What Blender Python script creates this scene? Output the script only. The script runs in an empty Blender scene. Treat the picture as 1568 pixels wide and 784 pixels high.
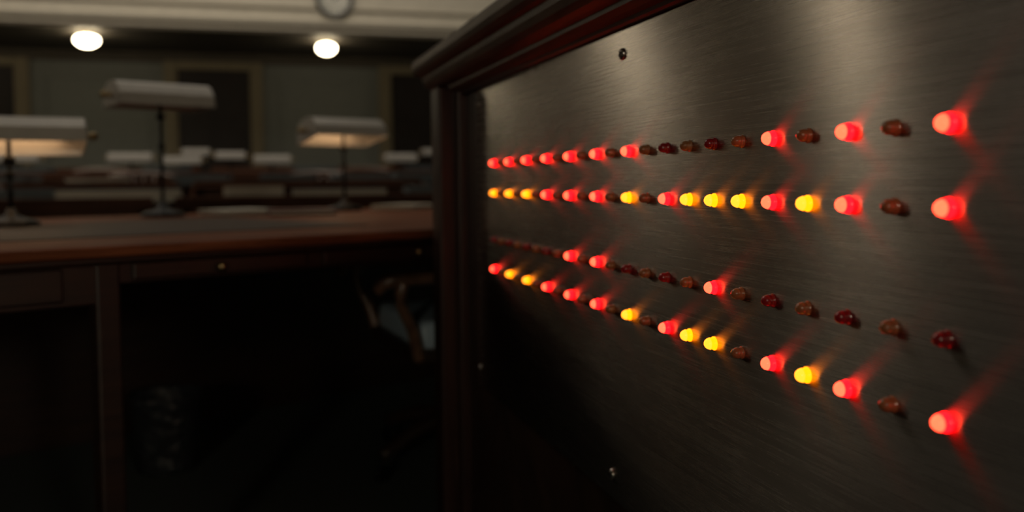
import bpy, bmesh, math, random
from mathutils import Vector, Matrix
random.seed(7)
S=bpy.context.scene
S.view_settings.view_transform='Standard'
try: S.view_settings.look='None'
except: pass
H=0.865   # camera height

# ------------------------------------------------------------------ materials
def newmat(name):
    m=bpy.data.materials.new(name); m.use_nodes=True
    nt=m.node_tree; b=nt.nodes['Principled BSDF']
    return m,nt,b
def simple(name,col,rough=.5,metal=0,bump=0,bscale=60,var=.15,spec=.5,coat=0):
    m,nt,b=newmat(name)
    b.inputs['Roughness'].default_value=rough; b.inputs['Metallic'].default_value=metal
    b.inputs['Specular IOR Level'].default_value=spec
    b.inputs['Coat Weight'].default_value=coat
    tc=nt.nodes.new('ShaderNodeTexCoord'); n=nt.nodes.new('ShaderNodeTexNoise')
    n.inputs['Scale'].default_value=bscale; n.inputs['Detail'].default_value=4
    nt.links.new(tc.outputs['Object'],n.inputs['Vector'])
    r=nt.nodes.new('ShaderNodeValToRGB')
    r.color_ramp.elements[0].position=.3; r.color_ramp.elements[1].position=.7
    r.color_ramp.elements[0].color=(*[c*(1-var) for c in col],1)
    r.color_ramp.elements[1].color=(*[c*(1+var) for c in col],1)
    nt.links.new(n.outputs['Fac'],r.inputs['Fac']); nt.links.new(r.outputs['Color'],b.inputs['Base Color'])
    if bump:
        bp=nt.nodes.new('ShaderNodeBump'); bp.inputs['Strength'].default_value=bump; bp.inputs['Distance'].default_value=.002
        nt.links.new(n.outputs['Fac'],bp.inputs['Height']); nt.links.new(bp.outputs['Normal'],b.inputs['Normal'])
    return m
def wood(name,c1,c2,scale=(3,3,30),rough=.35,coat=.3,spec=.5):
    m,nt,b=newmat(name)
    tc=nt.nodes.new('ShaderNodeTexCoord'); mp=nt.nodes.new('ShaderNodeMapping')
    mp.inputs['Scale'].default_value=scale
    n=nt.nodes.new('ShaderNodeTexNoise'); n.inputs['Scale'].default_value=2.5; n.inputs['Detail'].default_value=7; n.inputs['Distortion'].default_value=.6
    r=nt.nodes.new('ShaderNodeValToRGB')
    r.color_ramp.elements[0].position=.32; r.color_ramp.elements[1].position=.7
    r.color_ramp.elements[0].color=(*c1,1); r.color_ramp.elements[1].color=(*c2,1)
    nt.links.new(tc.outputs['Object'],mp.inputs['Vector']); nt.links.new(mp.outputs['Vector'],n.inputs['Vector'])
    nt.links.new(n.outputs['Fac'],r.inputs['Fac']); nt.links.new(r.outputs['Color'],b.inputs['Base Color'])
    b.inputs['Roughness'].default_value=rough; b.inputs['Coat Weight'].default_value=coat; b.inputs['Coat Roughness'].default_value=.25
    b.inputs['Specular IOR Level'].default_value=spec
    bp=nt.nodes.new('ShaderNodeBump'); bp.inputs['Strength'].default_value=.15; bp.inputs['Distance'].default_value=.001
    nt.links.new(n.outputs['Fac'],bp.inputs['Height']); nt.links.new(bp.outputs['Normal'],b.inputs['Normal'])
    return m
def emit(name,col,strength,base=(.5,.5,.5)):
    m,nt,b=newmat(name)
    b.inputs['Base Color'].default_value=(*base,1)
    b.inputs['Emission Color'].default_value=(*col,1); b.inputs['Emission Strength'].default_value=strength
    b.inputs['Roughness'].default_value=.2
    return m

M={}
M['cab']=wood('mahogany_dark',(.016,.008,.005),(.045,.019,.012),(30,3,3) ,.40,.2)
M['cornice']=wood('mahogany_cornice',(.050,.030,.018),(.105,.062,.039),(30,3,30),.5,.05,.22)
M['cabv']=wood('mahogany_dark_vertical',(.020,.008,.006),(.052,.021,.014),(25,25,2.5),.42,.1,.35)
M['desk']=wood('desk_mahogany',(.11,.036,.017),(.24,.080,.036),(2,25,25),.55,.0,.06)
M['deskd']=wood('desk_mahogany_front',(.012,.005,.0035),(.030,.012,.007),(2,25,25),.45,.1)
M['rowwood']=wood('row_desk_wood',(.045,.020,.012),(.11,.046,.026),(2,25,25),.5,.0,.1)
M['lightwood']=wood('light_oak',(.25,.13,.06),(.4,.22,.11),(3,20,20),.45,.1)
M['leather']=simple('desk_leather_inlay',(.080,.060,.050),.6,0,.3,140,.15,.08)
M['wallg']=simple('sage_plaster',(.18,.188,.172),.85,0,.05,12,.06)
M['wallw']=simple('cream_plaster',(.55,.50,.41),.7,0,.05,9,.05)
M['trimy']=simple('ochre_trim_paint',(.19,.155,.095),.6,0,.05,20,.08)
M['brownc']=simple('brown_soffit_paint',(.06,.048,.034),.7,0,.05,10,.08)
M['door']=wood('door_dark_wood',(.008,.005,.004),(.018,.010,.007),(25,25,2),.5,.05,.3)
M['carpet']=simple('green_gray_carpet',(.04,.05,.045),.95,0,.6,300,.25)
M['whitelamp']=simple('lamp_shade_satin_metal',(.44,.42,.39),.42,.25,0,30,.04)
M['shaded']=simple('lamp_shade_dull_enamel',(.28,.26,.235),.6,0,0,30,.05)
M['black']=simple('blackened_metal',(.012,.012,.012),.4,.6,0,30,.1)
M['brass']=simple('aged_brass',(.30,.22,.11),.35,1,0,30,.1)
M['blue']=simple('blue_leather',(.52,.66,.77),.32,0,.25,160,.12)
M['chairdark']=simple('dark_leather',(.02,.022,.026),.4,0,.25,160,.12)
M['chairwood']=wood('chair_walnut',(.05,.024,.014),(.11,.055,.03),(20,20,20),.35,.3)
M['chairoak']=wood('chair_brown_wood',(.13,.068,.038),(.24,.125,.07),(20,20,20),.3,.4)
M['chairbase']=wood('chair_base_dark_wood',(.022,.012,.008),(.05,.026,.016),(20,20,20),.45,.1)
M['paper']=simple('paper_white',(.56,.53,.46),.8,0,0,20,.03)
M['paperb']=simple('paper_blue_gray',(.16,.185,.20),.8,0,0,20,.06)
M['bookdark']=simple('book_cover_slate',(.05,.06,.075),.5,0,.1,90,.1)
M['bookred']=simple('book_cover_maroon',(.12,.02,.02),.5,0,.1,90,.1)
M['screw']=simple('screw_steel',(.55,.52,.48),.25,1,0,80,.1)
M['slot']=simple('screw_recess',(.01,.01,.01),.6,.5,0,80,.1)
M['clockface']=simple('clock_face_cream',(.50,.48,.42),.6,0,0,10,.03)
M['clockrim']=simple('clock_rim_pewter',(.10,.10,.10),.4,.3,0,30,.1)
M['globe']=emit('lit_opal_glass',(1,.84,.56),19)
M['pglobe']=emit('lit_pendant_glass',(1,.84,.62),15)
M['fillglobe']=emit('rear_fill_glow',(1,.86,.64),34)  # glow of the fill globes added behind the camera
M['bulb']=emit('lit_lamp_tube',(1,.60,.30),6)
# LED lamps
M['red']=emit('lens_red_lit',(1,.0019,.004),8.5,(.4,.01,.02))
M['redc']=emit('lens_red_lit_tip',(1,.062,.026),5.0,(.4,.02,.02))
M['yel']=emit('lens_yellow_lit',(1,.19,.001),4.2,(.4,.2,.01))
M['yelc']=emit('lens_yellow_lit_tip',(1,.25,.014),3.3,(.4,.2,.01))
def lens(name,col,e):
    m,nt,b=newmat(name)
    b.inputs['Base Color'].default_value=(*col,1); b.inputs['Roughness'].default_value=.18
    b.inputs['Coat Weight'].default_value=.5
    b.inputs['IOR'].default_value=1.5
    tc=nt.nodes.new('ShaderNodeTexCoord'); n=nt.nodes.new('ShaderNodeTexNoise'); n.inputs['Scale'].default_value=250
    nt.links.new(tc.outputs['Object'],n.inputs['Vector'])
    mr=nt.nodes.new('ShaderNodeMapRange'); mr.inputs['To Min'].default_value=.12; mr.inputs['To Max'].default_value=.3
    nt.links.new(n.outputs['Fac'],mr.inputs['Value']); nt.links.new(mr.outputs['Result'],b.inputs['Roughness'])
    return m
M['redo']=lens('lens_red_unlit',(.26,.008,.014),0)
M['ambo']=lens('lens_amber_unlit',(.30,.135,.055),0)

# brushed steel
def steel():
    m,nt,b=newmat('brushed_steel')
    b.inputs['Metallic'].default_value=1
    tc=nt.nodes.new('ShaderNodeTexCoord'); mp=nt.nodes.new('ShaderNodeMapping')
    mp.inputs['Scale'].default_value=(1,6,760)
    nt.links.new(tc.outputs['Object'],mp.inputs['Vector'])
    n=nt.nodes.new('ShaderNodeTexNoise'); n.inputs['Scale'].default_value=1; n.inputs['Detail'].default_value=6; n.inputs['Roughness'].default_value=.7
    nt.links.new(mp.outputs['Vector'],n.inputs['Vector'])
    n2=nt.nodes.new('ShaderNodeTexNoise'); n2.inputs['Scale'].default_value=5; n2.inputs['Detail'].default_value=5
    nt.links.new(tc.outputs['Object'],n2.inputs['Vector'])
    mx=nt.nodes.new('ShaderNodeMix'); mx.data_type='FLOAT'; mx.inputs[0].default_value=.3
    nt.links.new(n.outputs['Fac'],mx.inputs[2]); nt.links.new(n2.outputs['Fac'],mx.inputs[3])
    r=nt.nodes.new('ShaderNodeValToRGB')
    r.color_ramp.elements[0].position=.32; r.color_ramp.elements[1].position=.68
    r.color_ramp.elements[0].color=(.265,.242,.215,1); r.color_ramp.elements[1].color=(.53,.49,.44,1)
    nt.links.new(mx.outputs[0],r.inputs['Fac']); nt.links.new(r.outputs['Color'],b.inputs['Base Color'])
    mr=nt.nodes.new('ShaderNodeMapRange'); mr.inputs['To Min'].default_value=.23; mr.inputs['To Max'].default_value=.31
    nt.links.new(mx.outputs[0],mr.inputs['Value']); nt.links.new(mr.outputs['Result'],b.inputs['Roughness'])
    b.inputs['Anisotropic'].default_value=.98
    cx=nt.nodes.new('ShaderNodeCombineXYZ'); cx.inputs[2].default_value=1
    nt.links.new(cx.outputs[0],b.inputs['Tangent'])
    bp=nt.nodes.new('ShaderNodeBump'); bp.inputs['Strength'].default_value=.012; bp.inputs['Distance'].default_value=.0002
    nt.links.new(n.outputs['Fac'],bp.inputs['Height']); nt.links.new(bp.outputs['Normal'],b.inputs['Normal'])
    return m
M['steel']=steel()

# ------------------------------------------------------------------ mesh builder
class MB:
    def __init__(s): s.v=[];s.f=[];s.m=[];s.sm=[];s.mats=[]
    def mi(s,k):
        if k not in s.mats: s.mats.append(k)
        return s.mats.index(k)
    def add(s,vs,fs,k,smooth=False,mat=None):
        o=len(s.v)
        if mat is not None: vs=[mat@Vector(v) for v in vs]
        s.v+= [tuple(v) for v in vs]
        for f in fs: s.f.append(tuple(i+o for i in f)); s.m.append(s.mi(k)); s.sm.append(smooth)
    def box(s,a,b,k,bev=.003,mat=None):
        bm=bmesh.new(); bmesh.ops.create_cube(bm,size=1)
        for v in bm.verts:
            v.co=Vector([(a[i]+b[i])/2+v.co[i]*(b[i]-a[i]) for i in range(3)])
        if bev>0: bmesh.ops.bevel(bm,geom=bm.edges[:],offset=min(bev,min(abs(b[i]-a[i]) for i in range(3))*.45),segments=2,affect='EDGES',profile=.5)
        bm.verts.index_update()
        s.add([v.co.copy() for v in bm.verts],[[v.index for v in f.verts] for f in bm.faces],k,False,mat); bm.free()
    def lathe(s,prof,k,seg=24,mat=None,ks=None,smooth=True,rib=0,nr=8):
        vs=[];fs=[]
        n=len(prof)
        for (r,z) in prof:
            for j in range(seg):
                a=2*math.pi*j/seg; rr=r*(1+rib*math.cos(nr*a))
                vs.append((rr*math.cos(a),rr*math.sin(a),z))
        for i in range(n-1):
            ff=[]
            for j in range(seg):
                j2=(j+1)%seg
                ff.append((i*seg+j,i*seg+j2,(i+1)*seg+j2,(i+1)*seg+j))
            fs.append(ff)
        o=len(s.v)
        vv=[mat@Vector(v) for v in vs] if mat is not None else vs
        s.v+=[tuple(v) for v in vv]
        for i,ff in enumerate(fs):
            kk=ks[i] if ks else k
            for f in ff: s.f.append(tuple(q+o for q in f)); s.m.append(s.mi(kk)); s.sm.append(smooth)
        s.f.append(tuple(o+j for j in reversed(range(seg)))); s.m.append(s.mi(ks[0] if ks else k)); s.sm.append(False)
        s.f.append(tuple(o+(n-1)*seg+j for j in range(seg))); s.m.append(s.mi(ks[-1] if ks else k)); s.sm.append(False)
    def tube(s,pts,rad,k,seg=10,sub=6,mat=None,flat=1.0):
        P=[Vector(p) for p in pts]
        out=[];rr=[]
        R=rad if isinstance(rad,(list,tuple)) else [rad]*len(P)
        if len(P)>2 and sub>1:
            for i in range(len(P)-1):
                p0=P[max(i-1,0)];p1=P[i];p2=P[i+1];p3=P[min(i+2,len(P)-1)]
                for q in range(sub):
                    t=q/sub
                    out.append(.5*((2*p1)+(-p0+p2)*t+(2*p0-5*p1+4*p2-p3)*t*t+(-p0+3*p1-3*p2+p3)*t**3)); rr.append(R[i]*(1-t)+R[i+1]*t)
            out.append(P[-1]); rr.append(R[-1])
        else: out=P; rr=R
        vs=[];fs=[]
        up=Vector((0,0,1))
        for i,p in enumerate(out):
            d=(out[min(i+1,len(out)-1)]-out[max(i-1,0)]).normalized()
            x=d.cross(up)
            if x.length<.05: x=d.cross(Vector((0,1,0)))
            x.normalize(); y=x.cross(d).normalized()
            for j in range(seg):
                a=2*math.pi*j/seg
                vs.append(p+x*math.cos(a)*rr[i]+y*math.sin(a)*rr[i]*flat)
        for i in range(len(out)-1):
            for j in range(seg):
                j2=(j+1)%seg; fs.append((i*seg+j,i*seg+j2,(i+1)*seg+j2,(i+1)*seg+j))
        fs.append(tuple(reversed(range(seg)))); fs.append(tuple((len(out)-1)*seg+j for j in range(seg)))
        s.add(vs,fs,k,True,mat)
    def prism(s,prof,x0,x1,k,mat=None,axis='x'):
        n=len(prof)
        if axis=='x': vs=[(x0,p[0],p[1]) for p in prof]+[(x1,p[0],p[1]) for p in prof]
        else: vs=[(p[0],x0,p[1]) for p in prof]+[(p[0],x1,p[1]) for p in prof]
        fs=[(i,(i+1)%n,n+(i+1)%n,n+i) for i in range(n)]+[tuple(reversed(range(n))),tuple(range(n,2*n))]
        s.add(vs,fs,k,False,mat)
    def obj(s,name,parent=None,loc=(0,0,0),rot=(0,0,0)):
        me=bpy.data.meshes.new(name); me.from_pydata(s.v,[],s.f)
        for k in s.mats: me.materials.append(M[k])
        me.polygons.foreach_set('material_index',s.m); me.polygons.foreach_set('use_smooth',s.sm)
        bm=bmesh.new(); bm.from_mesh(me); bmesh.ops.recalc_face_normals(bm,faces=bm.faces[:]); bm.to_mesh(me); bm.free()
        me.update()
        o=bpy.data.objects.new(name,me); S.collection.objects.link(o)
        o.location=loc; o.rotation_euler=rot
        if parent: o.parent=parent
        return o
def empty(name,loc=(0,0,0),rz=0):
    e=bpy.data.objects.new(name,None); S.collection.objects.link(e); e.location=loc; e.rotation_euler=(0,0,rz); e.empty_display_size=.1
    return e
def T(x,y,z): return Matrix.Translation((x,y,z))
def Rx(a): return Matrix.Rotation(a,4,'X')
def Ry(a): return Matrix.Rotation(a,4,'Y')
def Rz(a): return Matrix.Rotation(a,4,'Z')

# ------------------------------------------------------------------ room shell
XL,XR,YB,YF,ZC=-8.,6.,-4.,12.,5.6
ZS=H+1.62      # soffit under the gallery
b=MB(); b.box((XL,YB,-.1),(XR,YF+.2,0),'carpet',0); b.obj('floor')
b=MB(); b.box((XL-.2,YB-.2,ZC),(XR+.2,YF+.2,ZC+.1),'wallw',0); b.obj('ceiling')
b=MB(); b.box((XL-.2,YB,0),(XL,YF,ZC),'wallg',0)
for y0 in (-2.5,1.5,5.5,9.2):
    b.box((XL,y0,0),(XL+.06,y0+.7,ZC),'trimy',.005)
b.obj('wall_left')
b=MB(); b.box((XR,YB,0),(XR+.2,YF,ZC),'wallg',0); b.obj('wall_right')
b=MB(); b.box((XL-.2,YB-.2,0),(XR+.2,YB,ZC),'wallg',0); b.obj('wall_rear')
# back wall w/ raised panels
b=MB(); b.box((XL,YF,0),(XR,YF+.2,ZC),'wallg',0)
for (x0,x1) in ((-2.30,-1.16),(.38,1.5),(-5.6,-4.5),(3.1,4.3)):
    for (a,c,d,e) in ((x0,x1,H+1.30,H+1.33),(x0,x1,1.0,1.03)): b.box((a,YF-.02,d),(c,YF,e),'wallg',.004)
    for xx in (x0,x1): b.box((xx-.015,YF-.02,1.0),(xx+.015,YF,H+1.33),'wallg',.004)
b.obj('wall_back')
b=MB(); b.box((XL,YF-.05,H+1.50),(XR,YF,ZS),'brownc',.006); b.box((XL,YF-.09,ZS-.05),(XR,YF,ZS),'brownc',.01); b.obj('trim_1')
b=MB(); b.box((XL,YF-.03,0),(XR,YF,.18),'trimy',.006); b.obj('baseboard_back')
# doors
def door(i,x0,x1):
    b=MB(); zt=H+1.42
    b.box((x0,YF-.03,0),(x1,YF,zt),'door',.004)
    w=(x1-x0)
    for (u0,u1) in ((.12,.46),(.54,.88)):
        for (z0,z1) in ((.25,.95),(1.1,1.6),(1.7,2.15)):
            b.box((x0+w*u0,YF-.045,z0),(x0+w*u1,YF-.03,z1),'door',.008)
    for (a,c) in ((x0-.16,x0),(x1,x1+.16)):
        b.box((a,YF-.07,0),(c,YF,zt+.10),'trimy',.01); b.box((a+.04,YF-.085,0),(c-.04,YF-.06,zt+.1),'trimy',.008)
    b.box((x0,YF-.07,zt),(x1,YF,zt+.10),'trimy',.01)
    b.lathe([(.0,0),(.02,.01),(.03,.03),(.02,.055),(0,.06)],'brass',12,T(x0+.08,YF-.03,1.0)@Rx(math.pi/2))
    b.obj('door_%d'%i)
door(1,-3.5,-2.62); door(2,-.82,.03); door(3,1.80,2.68); door(4,-6.6,-5.75)
# gallery (balcony) with fascia
b=MB()
b.box((XL+.01,10.2,ZS),(XR-.01,YF-.01,ZS+.12),'brownc',0)
b.prism([(10.20,ZS-.0),(10.16,ZS+.0),(10.13,ZS+.03),(10.13,ZS+.06),(10.10,ZS+.075),(10.08,ZS+.10),(10.08,ZS+.13),(10.14,ZS+.15),(10.14,ZS+.62),(10.09,ZS+.66),(10.05,ZS+.72),(10.05,ZS+.8),(10.25,ZS+.8),(10.25,ZS)],XL+.01,XR-.01,'wallw')
b.obj('gallery_balcony')
b=MB(); b.box((XL,10.10,ZS+.26),(XR,10.14,ZS+.285),'wallw',.008); b.obj('trim_2')
# wall clock on the fascia
b=MB()
mt=T(.925,10.13,H+1.99)@Rx(math.pi/2)
b.lathe([(.0,.0),(.20,.0),(.205,.03),(.195,.055),(.175,.06),(.165,.035),(.16,.03),(0,.03)],'clockrim',40,mt,ks=['clockrim']*6+['clockface'])
for h in range(12):
    a=h*math.pi/6; b.box((-.004,.125,.031),(.004,.15,.034),'clockrim',0,mt@Rz(a))
b.box((-.006,-.02,.036),(.006,.09,.039),'clockrim',.001,mt@Rz(-1.0)); b.box((-.004,-.02,.040),(.004,.13,.043),'clockrim',.001,mt@Rz(.6))
b.obj('wall_clock')
# soffit bowl lamps
def globe(x,y,r):
    b=MB()
    mt=T(x,y,ZS)@Matrix.Scale(-1,4,(0,0,1))
    b.lathe([(r*.5,0),(r*.55,.02),(r*.5,.035),(r*.3,.04)],'brass',28,mt)
    b.lathe([(r*.45,.035),(r*.85,.05),(r,.075),(r*.95,.105),(r*.75,.13),(r*.42,.15),(r*.1,.155),(0.001,.155)],'globe',32,mt)
    b.obj('ceiling_globe_lamp')
globe(-1.61,10.55,.120); globe(.87,10.6,.105); globe(-3.6,10.55,.12); globe(-6.55,10.55,.12); globe(3.4,10.6,.12)
# chamber pendants (hang from the main ceiling, left of the view)
def pendant(x,y,z,r):
    b=MB()
    b.lathe([(.09,ZC),(.09,ZC-.02),(.03,ZC-.05),(.008,ZC-.06)],'brass',20,T(x,y,0))
    b.tube([(x,y,ZC-.03),(x,y,z+r)],.008,'brass',8,1)
    b.lathe([(.05,r+.03),(.06,r),(.055,r*.93)],'brass',20,T(x,y,z))
    b.lathe([(max(.001,r*math.sin(math.pi*i/14)),r*math.cos(math.pi*i/14)) for i in range(15)],'pglobe',28,T(x,y,z))
    b.obj('pendant_globe_lamp')
pendant(-2.07,7.0,H+1.30,.11); pendant(-3.40,6.0,H+1.50,.16)

# tiers
b=MB()
for (y0,z) in ((5.95,.06),(7.45,.12),(8.95,.18)): b.box((-6.5,y0,z-.06),(5.8,YF-.12,z),'carpet',.004)
b.obj('floor_tier')

# ------------------------------------------------------------------ console cabinet
cab=empty('vote_display_cabinet')
x0=.446
b=MB()
b.box((x0,.26,0.0),(1.02,1.98,H+.20),'cab',.002)
b.obj('cabinet_body',cab)
b=MB()
for (ya,yb) in ((1.93,2.015),(.185,.26)):
    b.box((.391,ya,0),(.52,yb,H+.205),'cabv',.006)
    b.box((.425,ya-.035 if ya>1 else yb-.01,0.1),(.46,ya+.01 if ya>1 else yb+.035,H+.2),'cabv',.006)
    b.box((.383,ya-.012,0),(.53,yb+.01,.11),'cabv',.008)
    b.box((.95,ya,0),(1.05,yb,H+.205),'cabv',.006)
b.box((.415,.26,0),(.46,1.93,.10),'cab',.008)
b.box((.432,.26,.10),(.46,1.93,.125),'cab',.008)
# moulded rail above plate
b.box((.430,.26,H+.186),(.46,1.93,H+.21),'cab',.006)
b.obj('cabinet_posts_and_plinth',cab)
# mitred cornice swept round the footprint
prof=[(0,.192),(.010,.194),(.018,.200),(.018,.206),(.026,.208),(.036,.212),(.044,.219),(.048,.229),(.049,.238),(.058,.241),(.0655,.247),(.069,.256),(.069,.268),(.064,.276),(.055,.279),(.03,.285),(-.2,.288)]
X0,X1,Y0,Y1=.43,1.04,.20,2.012
vs=[];fs=[]
for (o,z) in prof:
    vs+=[(X0-o,Y0-o,H+z),(X1+o,Y0-o,H+z),(X1+o,Y1+o,H+z),(X0-o,Y1+o,H+z)]
for i in range(len(prof)-1):
    for j in range(4):
        j2=(j+1)%4; fs.append((i*4+j,i*4+j2,i*4+4+j2,i*4+4+j))
fs.append((3,2,1,0)); n=len(prof)*4; fs.append((n-4,n-3,n-2,n-1))
b=MB(); b.add(vs,fs,'cornice'); b.obj('cornice',cab)
# steel plate
b=MB(); b.box((.442,.33,H-.41),(.4465,1.80,H+.185),'steel',.0012); b.obj('steel_plate',cab)
# screws
b=MB()
for (y,z,rr) in ((1.045,.155,.0075),(1.085,-.378,.0075),(1.785,.155,.006),(1.785,-.375,.006),(.36,.155,.0075),(.36,-.375,.0075)):
    mt=T(.442,y,H+z)@Ry(-math.pi/2)
    b.lathe([(rr,0),(rr,.001),(rr*.85,.0028),(rr*.5,.0038),(0.0003,.004)],'screw',24,mt)
    for a in (0.4,.4+math.pi/2): b.box((-rr*.55,-rr*.12,.0034),(rr*.55,rr*.12,.0044),'slot',0,mt@Rz(a))
b.obj('panel_screws',cab)
# lamps  R,Y lit ; r,a unlit   (index 0 = nearest)
rows=["RaRaRararaRaRaRaRaRaRaR",
      "RaRYRYYYRaYaRaRaRaYaYaY",
      "rararaRararaRaRarararar",
      "RaRYRaYYRaYaRaRaRaYaYaR"]
rz=[.0360,-.0198,-.1065,-.1625]
b=MB()
for ri,row in enumerate(rows):
    for ci in range(23):
        c=row[ci]
        r=.0060 if c in 'RY' else .0055
        led=[(r*1.15,0),(r*1.15,.0010),(r,.0014),(r*.98,.0040),(r*1.03,.0048),(r*.98,.0057),(r*.88,.0076),(r*.66,.0094),(r*.36,.0106),(.0003,.0110)]
        y=.499+(1.658-.499)*ci/22
        body={'R':'red','Y':'yel','r':'redo','a':'ambo'}[c]; tip={'R':'redc','Y':'yelc','r':'redo','a':'ambo'}[c]
        ks=[body]*5+[tip]*4
        b.lathe(led,body,24,T(.442,y,H+rz[ri])@Ry(-math.pi/2),ks=ks)
b.obj('indicator_lights',cab)

# ------------------------------------------------------------------ clerk desk
ang=math.atan2(.447,.894)
dk=empty('clerk_desk',(0,1.87,0),ang)
zt=.76
SL,SR=-1.5,1.75
b=MB()
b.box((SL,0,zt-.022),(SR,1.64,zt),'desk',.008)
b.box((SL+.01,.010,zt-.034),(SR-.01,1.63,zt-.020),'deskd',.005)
b.obj('desk_top',dk)
b=MB(); b.box((-.52,.28,zt-.001),(.46,1.10,zt+.002),'leather',.001); b.obj('leather_inlay',dk)
b=MB()
zb=zt-.108; zk=zt-.074
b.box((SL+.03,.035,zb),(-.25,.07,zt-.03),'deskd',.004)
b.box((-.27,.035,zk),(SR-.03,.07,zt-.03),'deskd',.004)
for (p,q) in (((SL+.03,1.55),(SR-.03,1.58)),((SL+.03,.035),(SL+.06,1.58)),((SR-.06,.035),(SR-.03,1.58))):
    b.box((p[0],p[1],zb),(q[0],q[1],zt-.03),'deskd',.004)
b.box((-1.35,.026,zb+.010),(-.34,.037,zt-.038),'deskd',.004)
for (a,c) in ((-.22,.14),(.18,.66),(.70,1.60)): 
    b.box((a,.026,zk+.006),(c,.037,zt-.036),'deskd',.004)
b.box((SL+.05,1.555,.0),(SR-.05,1.575,zb+.01),'deskd',.003)  # back panel added to keep the space under the desk dark
b.box((SL+.035,.9,.0),(SL+.055,1.56,zb+.01),'deskd',.003)  # side panel added for the same darkening
b.obj('desk_apron_and_added_panels',dk)
b=MB()
for s in (-.285,SR-.08,SL+.03):
    for D in (.032,1.52):
        b.box((s,D,0),(s+.045,D+.045,zt-.03),'deskd',.006)
        b.box((s-.006,D-.006,0),(s+.051,D+.051,.08),'deskd',.006)
b.obj('desk_legs',dk)
b=MB()
for s in (-.055,.42,-.87):
    b.lathe([(.004,0),(.005,.006),(.009,.011),(.010,.016),(.006,.021),(.001,.022)],'brass',14,T(s,.027,zt-.053)@Rx(math.pi/2))
b.obj('drawer_knobs',dk)
b=MB(); b.box((SL+.05,1.16,zt),(-.42,1.20,zt+.035),'deskd',.006); b.box((SL+.05,1.2,zt),(-.42,1.5,zt+.022),'deskd',.004); b.obj('book_rail',dk)

# ------------------------------------------------------------------ desk lamp
def lamp(x,y,zd,zb,L=.34,rz=ang,tilt=0,lit=False,hs=1.0,name='bankers_desk_lamp',sh='whitelamp'):
    """zd desk height, zb height of shade's lower lip"""
    e=empty(name,(x,y,zd),rz)
    h=zb-zd
    b=MB()
    b.lathe([(.07,0),(.072,.008),(.062,.016),(.035,.022),(.016,.032),(.009,.05)],'black',28)
    b.tube([(0,0,.02),(0,0,h*.5),(0,0,h+.055*hs)],.0065,'black',10,1)
    b.lathe([(.011,0),(.013,.008),(.011,.016)],'black',14,T(0,0,h*.62))
    b.lathe([(.014,0),(.016,.01),(.010,.02)],'black',14,T(0,0,h-.04))
    b.obj('lamp_stand',e)
    b=MB()
    op=[(-.082,0),(-.074,.040),(-.052,.068),(-.026,.080),(.026,.080),(.052,.068),(.074,.040),(.082,0)]
    op=[(p[0],p[1]*hs) for p in op]
    ip=[(p[0]*.965,p[1]*.96 if p[1] else 0) for p in op]
    mt=T(0,0,h)@Rx(tilt)
    n=len(op)
    vs=[];fs=[]
    for xx in (-L/2,L/2):
        vs+=[(xx,p[0],p[1]) for p in op]+[(xx,p[0],p[1]) for p in ip]
    m2=2*n
    for i in range(n-1):
        fs.append((i,i+1,m2+i+1,m2+i)); fs.append((n+i,n+i+1,m2+n+i+1,m2+n+i))
    for i in (0,n-1): fs.append((i,n+i,m2+n+i,m2+i))
    b.add(vs,fs,sh,False,mt)
    for xx in (-L/2,L/2-.003):
        b.prism(op,xx,xx+.003,sh,mt)
    for sg in (-1,1):
        b.lathe([(.010,0),(.010,.006),(.005,.010),(.011,.018),(.012,.026),(.006,.034),(.0005,.035)],'brass',14,mt@T(sg*L/2,0,.035*hs)@Ry(sg*math.pi/2))
    b.obj('lamp_shade',e)
    b=MB(); k='bulb' if lit else 'whitelamp'
    b.tube([(-L*.36,0,.034*hs),(0,0,.034*hs),(L*.36,0,.034*hs)],.011,k,12,1,mt)
    for sg in (-1,1): b.lathe([(.015,0),(.015,.025),(.01,.028)],'black',12,mt@T(sg*L*.36,0,.034*hs)@Ry(sg*math.pi/2))
    b.obj('lamp_tube',e)
    return e
lamp(-.285,3.32,zt,H+.264,.32,ang,-0.03,False)
lamp(.36,3.66,zt,H+.17,.32,ang,-.22,True,1.05)
lamp(-.615,2.72,zt,H+.105,.37,ang*.5,-.22,True)

# ------------------------------------------------------------------ papers / books
def book(name,x,y,z,w,d,h,rz,cov='bookdark'):
    b=MB()
    b.box((-w/2,-d/2,0),(w/2,d/2,.004),cov,.001); b.box((-w/2,-d/2,h-.004),(w/2,d/2,h),cov,.001)
    b.box((-w/2,d/2-.005,0),(w/2,d/2,h),cov,.001); b.box((-w/2+.006,-d/2+.005,.004),(w/2-.006,d/2-.005,h-.004),'paper',0)
    return b.obj(name,None,(x,y,z),(0,0,rz))
def papers(name,x,y,z,w,d,n,rz,k='paper'):
    b=MB()
    for i in range(n):
        b.box((-w/2,-d/2,i*.003),(w/2,d/2,i*.003+.0028),k,0,T(random.uniform(-.006,.006),random.uniform(-.006,.006),0)@Rz(random.uniform(-.05,.05)))
    return b.obj(name,None,(x,y,z),(0,0,rz))
papers('paper_stack',-.03,3.40,zt+.001,.21,.24,6,ang)
papers('paper_stack',.62,3.72,zt+.001,.2,.22,6,ang+.3)
book('notebook',.17,3.24,zt+.001,.22,.16,.02,ang-.4,'bookred')

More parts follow.
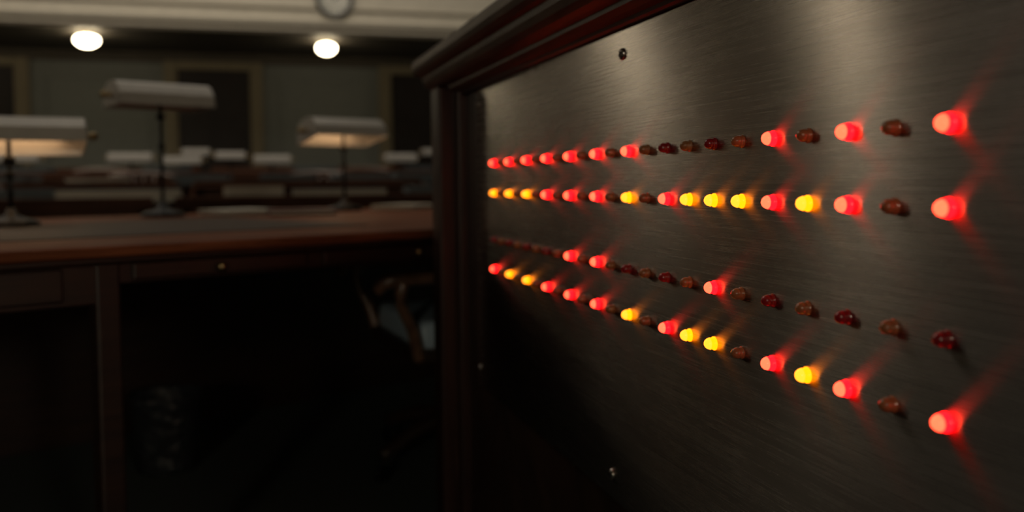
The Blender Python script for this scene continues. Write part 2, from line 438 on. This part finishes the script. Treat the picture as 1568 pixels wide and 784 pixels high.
# ------------------------------------------------------------------ member desk rows
def deskrow(y,ztop,zf,n=6,w=1.5,gap=.10,xc=-.4,rail=.05):
    b=MB()
    tot=n*w+(n-1)*gap; xs=xc-tot/2
    for i in range(n):
        a=xs+i*(w+gap); c=a+w
        b.box((a,y,ztop-.03),(c,y+.55,ztop),'rowwood',.008)
        b.box((a+.03,y+.03,zf),(c-.03,y+.06,ztop-.03),'rowwood',.004)
        b.box((a+.03,y+.03,zf),(a+.07,y+.5,ztop-.03),'rowwood',.004); b.box((c-.07,y+.03,zf),(c-.03,y+.5,ztop-.03),'rowwood',.004)
        b.box((a,y,ztop),(c,y+.03,ztop+rail),'rowwood',.006)
        for q in range(3):
            u0=a+.1+q*(w-.17)/3; b.box((u0,y+.018,zf+.12),(u0+(w-.17)/3-.06,y+.032,ztop-.12),'rowwood',.008)
    return b.obj('member_desk_row')
rws=[(4.7,.78,0),(6.3,.865,.06),(7.8,.945,.12),(9.3,1.01,.18)]
for (y,z,zf) in rws: deskrow(y,z,zf,rail=.03)
book('ledger_book',-.62,4.80+.14,.781,.58,.22,.07,.05); 
book('ledger_book',.46,4.80+.16,.781,.50,.22,.06,-.05)
book('wooden_box_file',.02,4.93,.781,.3,.2,.08,.05,'lightwood')
for (x,y,z,k) in ((-.95,6.5,.865,'paper'),(-.3,6.55,.865,'paperb'),(.25,6.5,.865,'paperb'),(.75,6.55,.865,'paperb'),(1.15,6.5,.865,'paperb'),(-1.5,6.5,.865,'paperb'),
                  (-.65,8.0,.945,'paperb'),(.55,8.0,.945,'paperb'),(1.5,8.05,.945,'paperb'),(-1.7,8.05,.945,'paperb'),(1.0,4.95,.78,'paperb'),(-1.1,4.95,.78,'paperb')):
    papers('paper_stack',x,y,z,.36,.26,24 if k=='paperb' else 16,random.uniform(-.2,.2),k)
for (x,y,zd,zl,L,hs) in ((-.93,8.1,.945,H+.20,.34,.9),(-.53,8.15,.945,H+.18,.30,.8),(-.15,8.15,.945,H+.22,.24,.8),(.19,8.05,.945,H+.18,.30,.9),(1.28,8.05,.945,H+.19,.28,.9),
                       (-1.75,8.1,.945,H+.20,.30,.9),(-.50,9.6,1.01,H+.30,.26,.8),(1.9,9.6,1.01,H+.3,.28,.8),(-2.3,9.6,1.01,H+.3,.28,.8)):
    lamp(x,y,zd,zl,L,random.uniform(-.1,.1),0,False,hs,sh='shaded')

# ------------------------------------------------------------------ arm chair
def chairparts(cush,wd,low=False,base='chairwood'):
    b=MB()
    bm=bmesh.new(); bmesh.ops.create_cube(bm,size=1)
    for v in bm.verts: v.co=Vector((v.co.x*.50,v.co.y*(.42 if low else .48)+(.04 if low else 0),v.co.z*.09+.43))
    bmesh.ops.bevel(bm,geom=bm.edges[:],offset=.035,segments=5,affect='EDGES',profile=.6)
    bm.verts.index_update()
    b.add([v.co.copy() for v in bm.verts],[[v.index for v in f.verts] for f in bm.faces],cush,True); bm.free()
    b.box((-.26,-.19 if low else -.25,.355),(.26,.25,.40),base,.012)
    for sg in (-1,1):
        zz=.60 if low else .625
        b.tube([(sg*.25,-.17,.37),(sg*.265,-.19,.45),(sg*.285,-.23,.54),(sg*.285,-.22,zz)],[.019,.017,.016,.018],wd,10,5)
        b.tube([(sg*.25,.06,.37),(sg*.275,.07,.50),(sg*.28,.08,zz)],.014,base,10,5)
        if not low:
            b.tube([(sg*.27,-.24,.61),(sg*.285,-.20,.630),(sg*.29,-.05,.635),(sg*.28,.12,.64),(sg*.255,.24,.655)],[.016,.021,.022,.021,.019],wd,10,5)
            b.tube([(sg*.235,.22,.37),(sg*.24,.245,.60),(sg*.235,.29,.86)],[.02,.02,.016],wd,10,5)
    if low:   # captain's chair: one horseshoe rail
        b.tube([(-.265,-.29,.570),(-.285,-.24,.604),(-.29,0,.603),(-.26,.18,.60),(-.15,.29,.605),(0,.32,.607),(.15,.29,.605),(.26,.18,.60),(.29,0,.603),(.285,-.24,.604),(.265,-.29,.570)],
               [.016,.021,.021,.022,.024,.025,.024,.022,.021,.021,.016],wd,12,6)
        for x in (-.2,-.13,-.065,0,.065,.13,.2): b.tube([(x*.9,.22,.38),(x,.31-abs(x)*.25,.60)],.010,wd,8,1)
    else:
        b.tube([(-.24,.29,.86),(-.12,.325,.88),(0,.335,.885),(.12,.325,.88),(.24,.29,.86)],.03,wd,12,5)
        b.tube([(-.23,.25,.60),(0,.29,.60),(.23,.25,.60)],.018,wd,10,5)
        for x in (-.14,-.07,0,.07,.14): b.tube([(x,.23,.38),(x,.30,.87)],.010,wd,8,1)
    b.lathe([(.03,.10),(.035,.14),(.022,.17),(.022,.30),(.05,.34),(.11,.356)],base,20)
    for i in range(4):
        a=i*math.pi/2+.5; c,s=math.cos(a),math.sin(a)
        b.tube([(c*.02,s*.02,.13),(c*.14,s*.14,.125),(c*.29,s*.29,.075)],[.028,.024,.018],base,10,5)
        b.lathe([(.022,-.01),(.025,-.006),(.025,.006),(.022,.01)],'black',16,T(c*.29,s*.29,.026)@Rz(a)@Rx(math.pi/2))
        b.tube([(c*.29,s*.29,.075),(c*.29,s*.29,.03)],.006,'black',8,1)
    return b
cb=chairparts('blue','chairoak',True,'chairbase')
cb.obj('swivel_armchair',None,(.59,2.78,0),(0,0,-math.pi/2+.1))
cd=chairparts('chairdark','chairwood'); first=cd.obj('swivel_armchair',None,(-1.6,5.6,0),(0,0,.1))
for (x,y,z,a) in ((-.7,7.05,.06,.2),(.5,7.05,.06,-.1),(1.7,5.6,0,-.3),(-2.2,7.1,.06,0),(1.1,8.6,.12,.1),(-1.3,8.6,.12,-.1)):
    o=bpy.data.objects.new('swivel_armchair',first.data); S.collection.objects.link(o); o.location=(x,y,z); o.rotation_euler=(0,0,a)

# waste basket with liner under the desk
m,nt,bb=newmat('smoky_bin_plastic'); bb.inputs['Base Color'].default_value=(.022,.024,.026,1); bb.inputs['Roughness'].default_value=.22
tc=nt.nodes.new('ShaderNodeTexCoord'); nn=nt.nodes.new('ShaderNodeTexNoise'); nn.inputs['Scale'].default_value=25; nn.inputs['Distortion'].default_value=2
bp=nt.nodes.new('ShaderNodeBump'); bp.inputs['Strength'].default_value=.8; bp.inputs['Distance'].default_value=.02
nt.links.new(tc.outputs['Object'],nn.inputs['Vector']); nt.links.new(nn.outputs['Fac'],bp.inputs['Height']); nt.links.new(bp.outputs['Normal'],bb.inputs['Normal'])
M['bin']=m
b=MB(); b.lathe([(.085,0),(.09,.01),(.105,.22),(.112,.232),(.108,.236),(.10,.225),(.085,.02),(.001,.015)],'bin',32); b.obj('waste_basket',None,(-.26,2.95,0))

# unseen globes added behind the camera to light the chair and desk front
def rear_fill(x,z,r):
    b=MB(); y=YB+.32
    b.lathe([(.09,0),(.085,.02),(.03,.03)],'brass',20,T(x,YB,z-r*1.1)@Rx(-math.pi/2))
    b.tube([(x,YB+.02,z-r*1.1),(x,YB+.2,z-r*1.25),(x,y,z-r*.95)],.014,'brass',10,5)
    b.lathe([(max(.001,r*math.sin(math.pi*i/14)),r*math.cos(math.pi*i/14)) for i in range(15)],'fillglobe',28,T(x,y,z))
    b.obj('rear_fill_globe')
rear_fill(-1.9,1.75,.22); rear_fill(1.2,1.75,.22)

# ------------------------------------------------------------------ chamber ceiling lights (above view, gallery wash added)
def area(name,loc,sx,sy,p,col,rot=(0,0,0)):
    l=bpy.data.lights.new(name,'AREA'); l.shape='RECTANGLE'; l.size=sx; l.size_y=sy; l.energy=p; l.color=col
    o=bpy.data.objects.new(name,l); S.collection.objects.link(o); o.location=loc; o.rotation_euler=rot; return o
area('ceiling_light',(-1.0,5.6,ZC-.1),6,3,74,(1,.89,.75))
# added light, no fixture, brightens the gallery front
area('added_gallery_wash',(-.5,7.6,4.9),6,.4,60,(1,.91,.76),(math.radians(55),0,0))

w=bpy.data.worlds.new('World'); S.world=w; w.use_nodes=True
w.node_tree.nodes['Background'].inputs[0].default_value=(.6,.7,.8,1); w.node_tree.nodes['Background'].inputs[1].default_value=.01

# ------------------------------------------------------------------ camera
th=math.radians(2.82);ps=math.radians(15.97);ro=0.010
sp,cp,st,ct=math.sin(ps),math.cos(ps),math.sin(th),math.cos(th)
rr=Vector((cp,-sp,0));f=Vector((sp*ct,cp*ct,-st));u=Vector((sp*st,cp*st,ct))
r2=rr*math.cos(ro)-u*math.sin(ro);u2=u*math.cos(ro)+rr*math.sin(ro)
cam=bpy.data.cameras.new('camera'); co=bpy.data.objects.new('camera',cam); S.collection.objects.link(co)
mt=Matrix((r2,u2,-f)).transposed().to_4x4(); mt.translation=Vector((0,0,H)); co.matrix_world=mt
cam.sensor_width=36; cam.lens=36*1400/1568; cam.shift_y=-44/1568
cam.clip_start=.02
cam.dof.use_dof=True; cam.dof.focus_distance=.88; cam.dof.aperture_fstop=3.2
S.camera=co
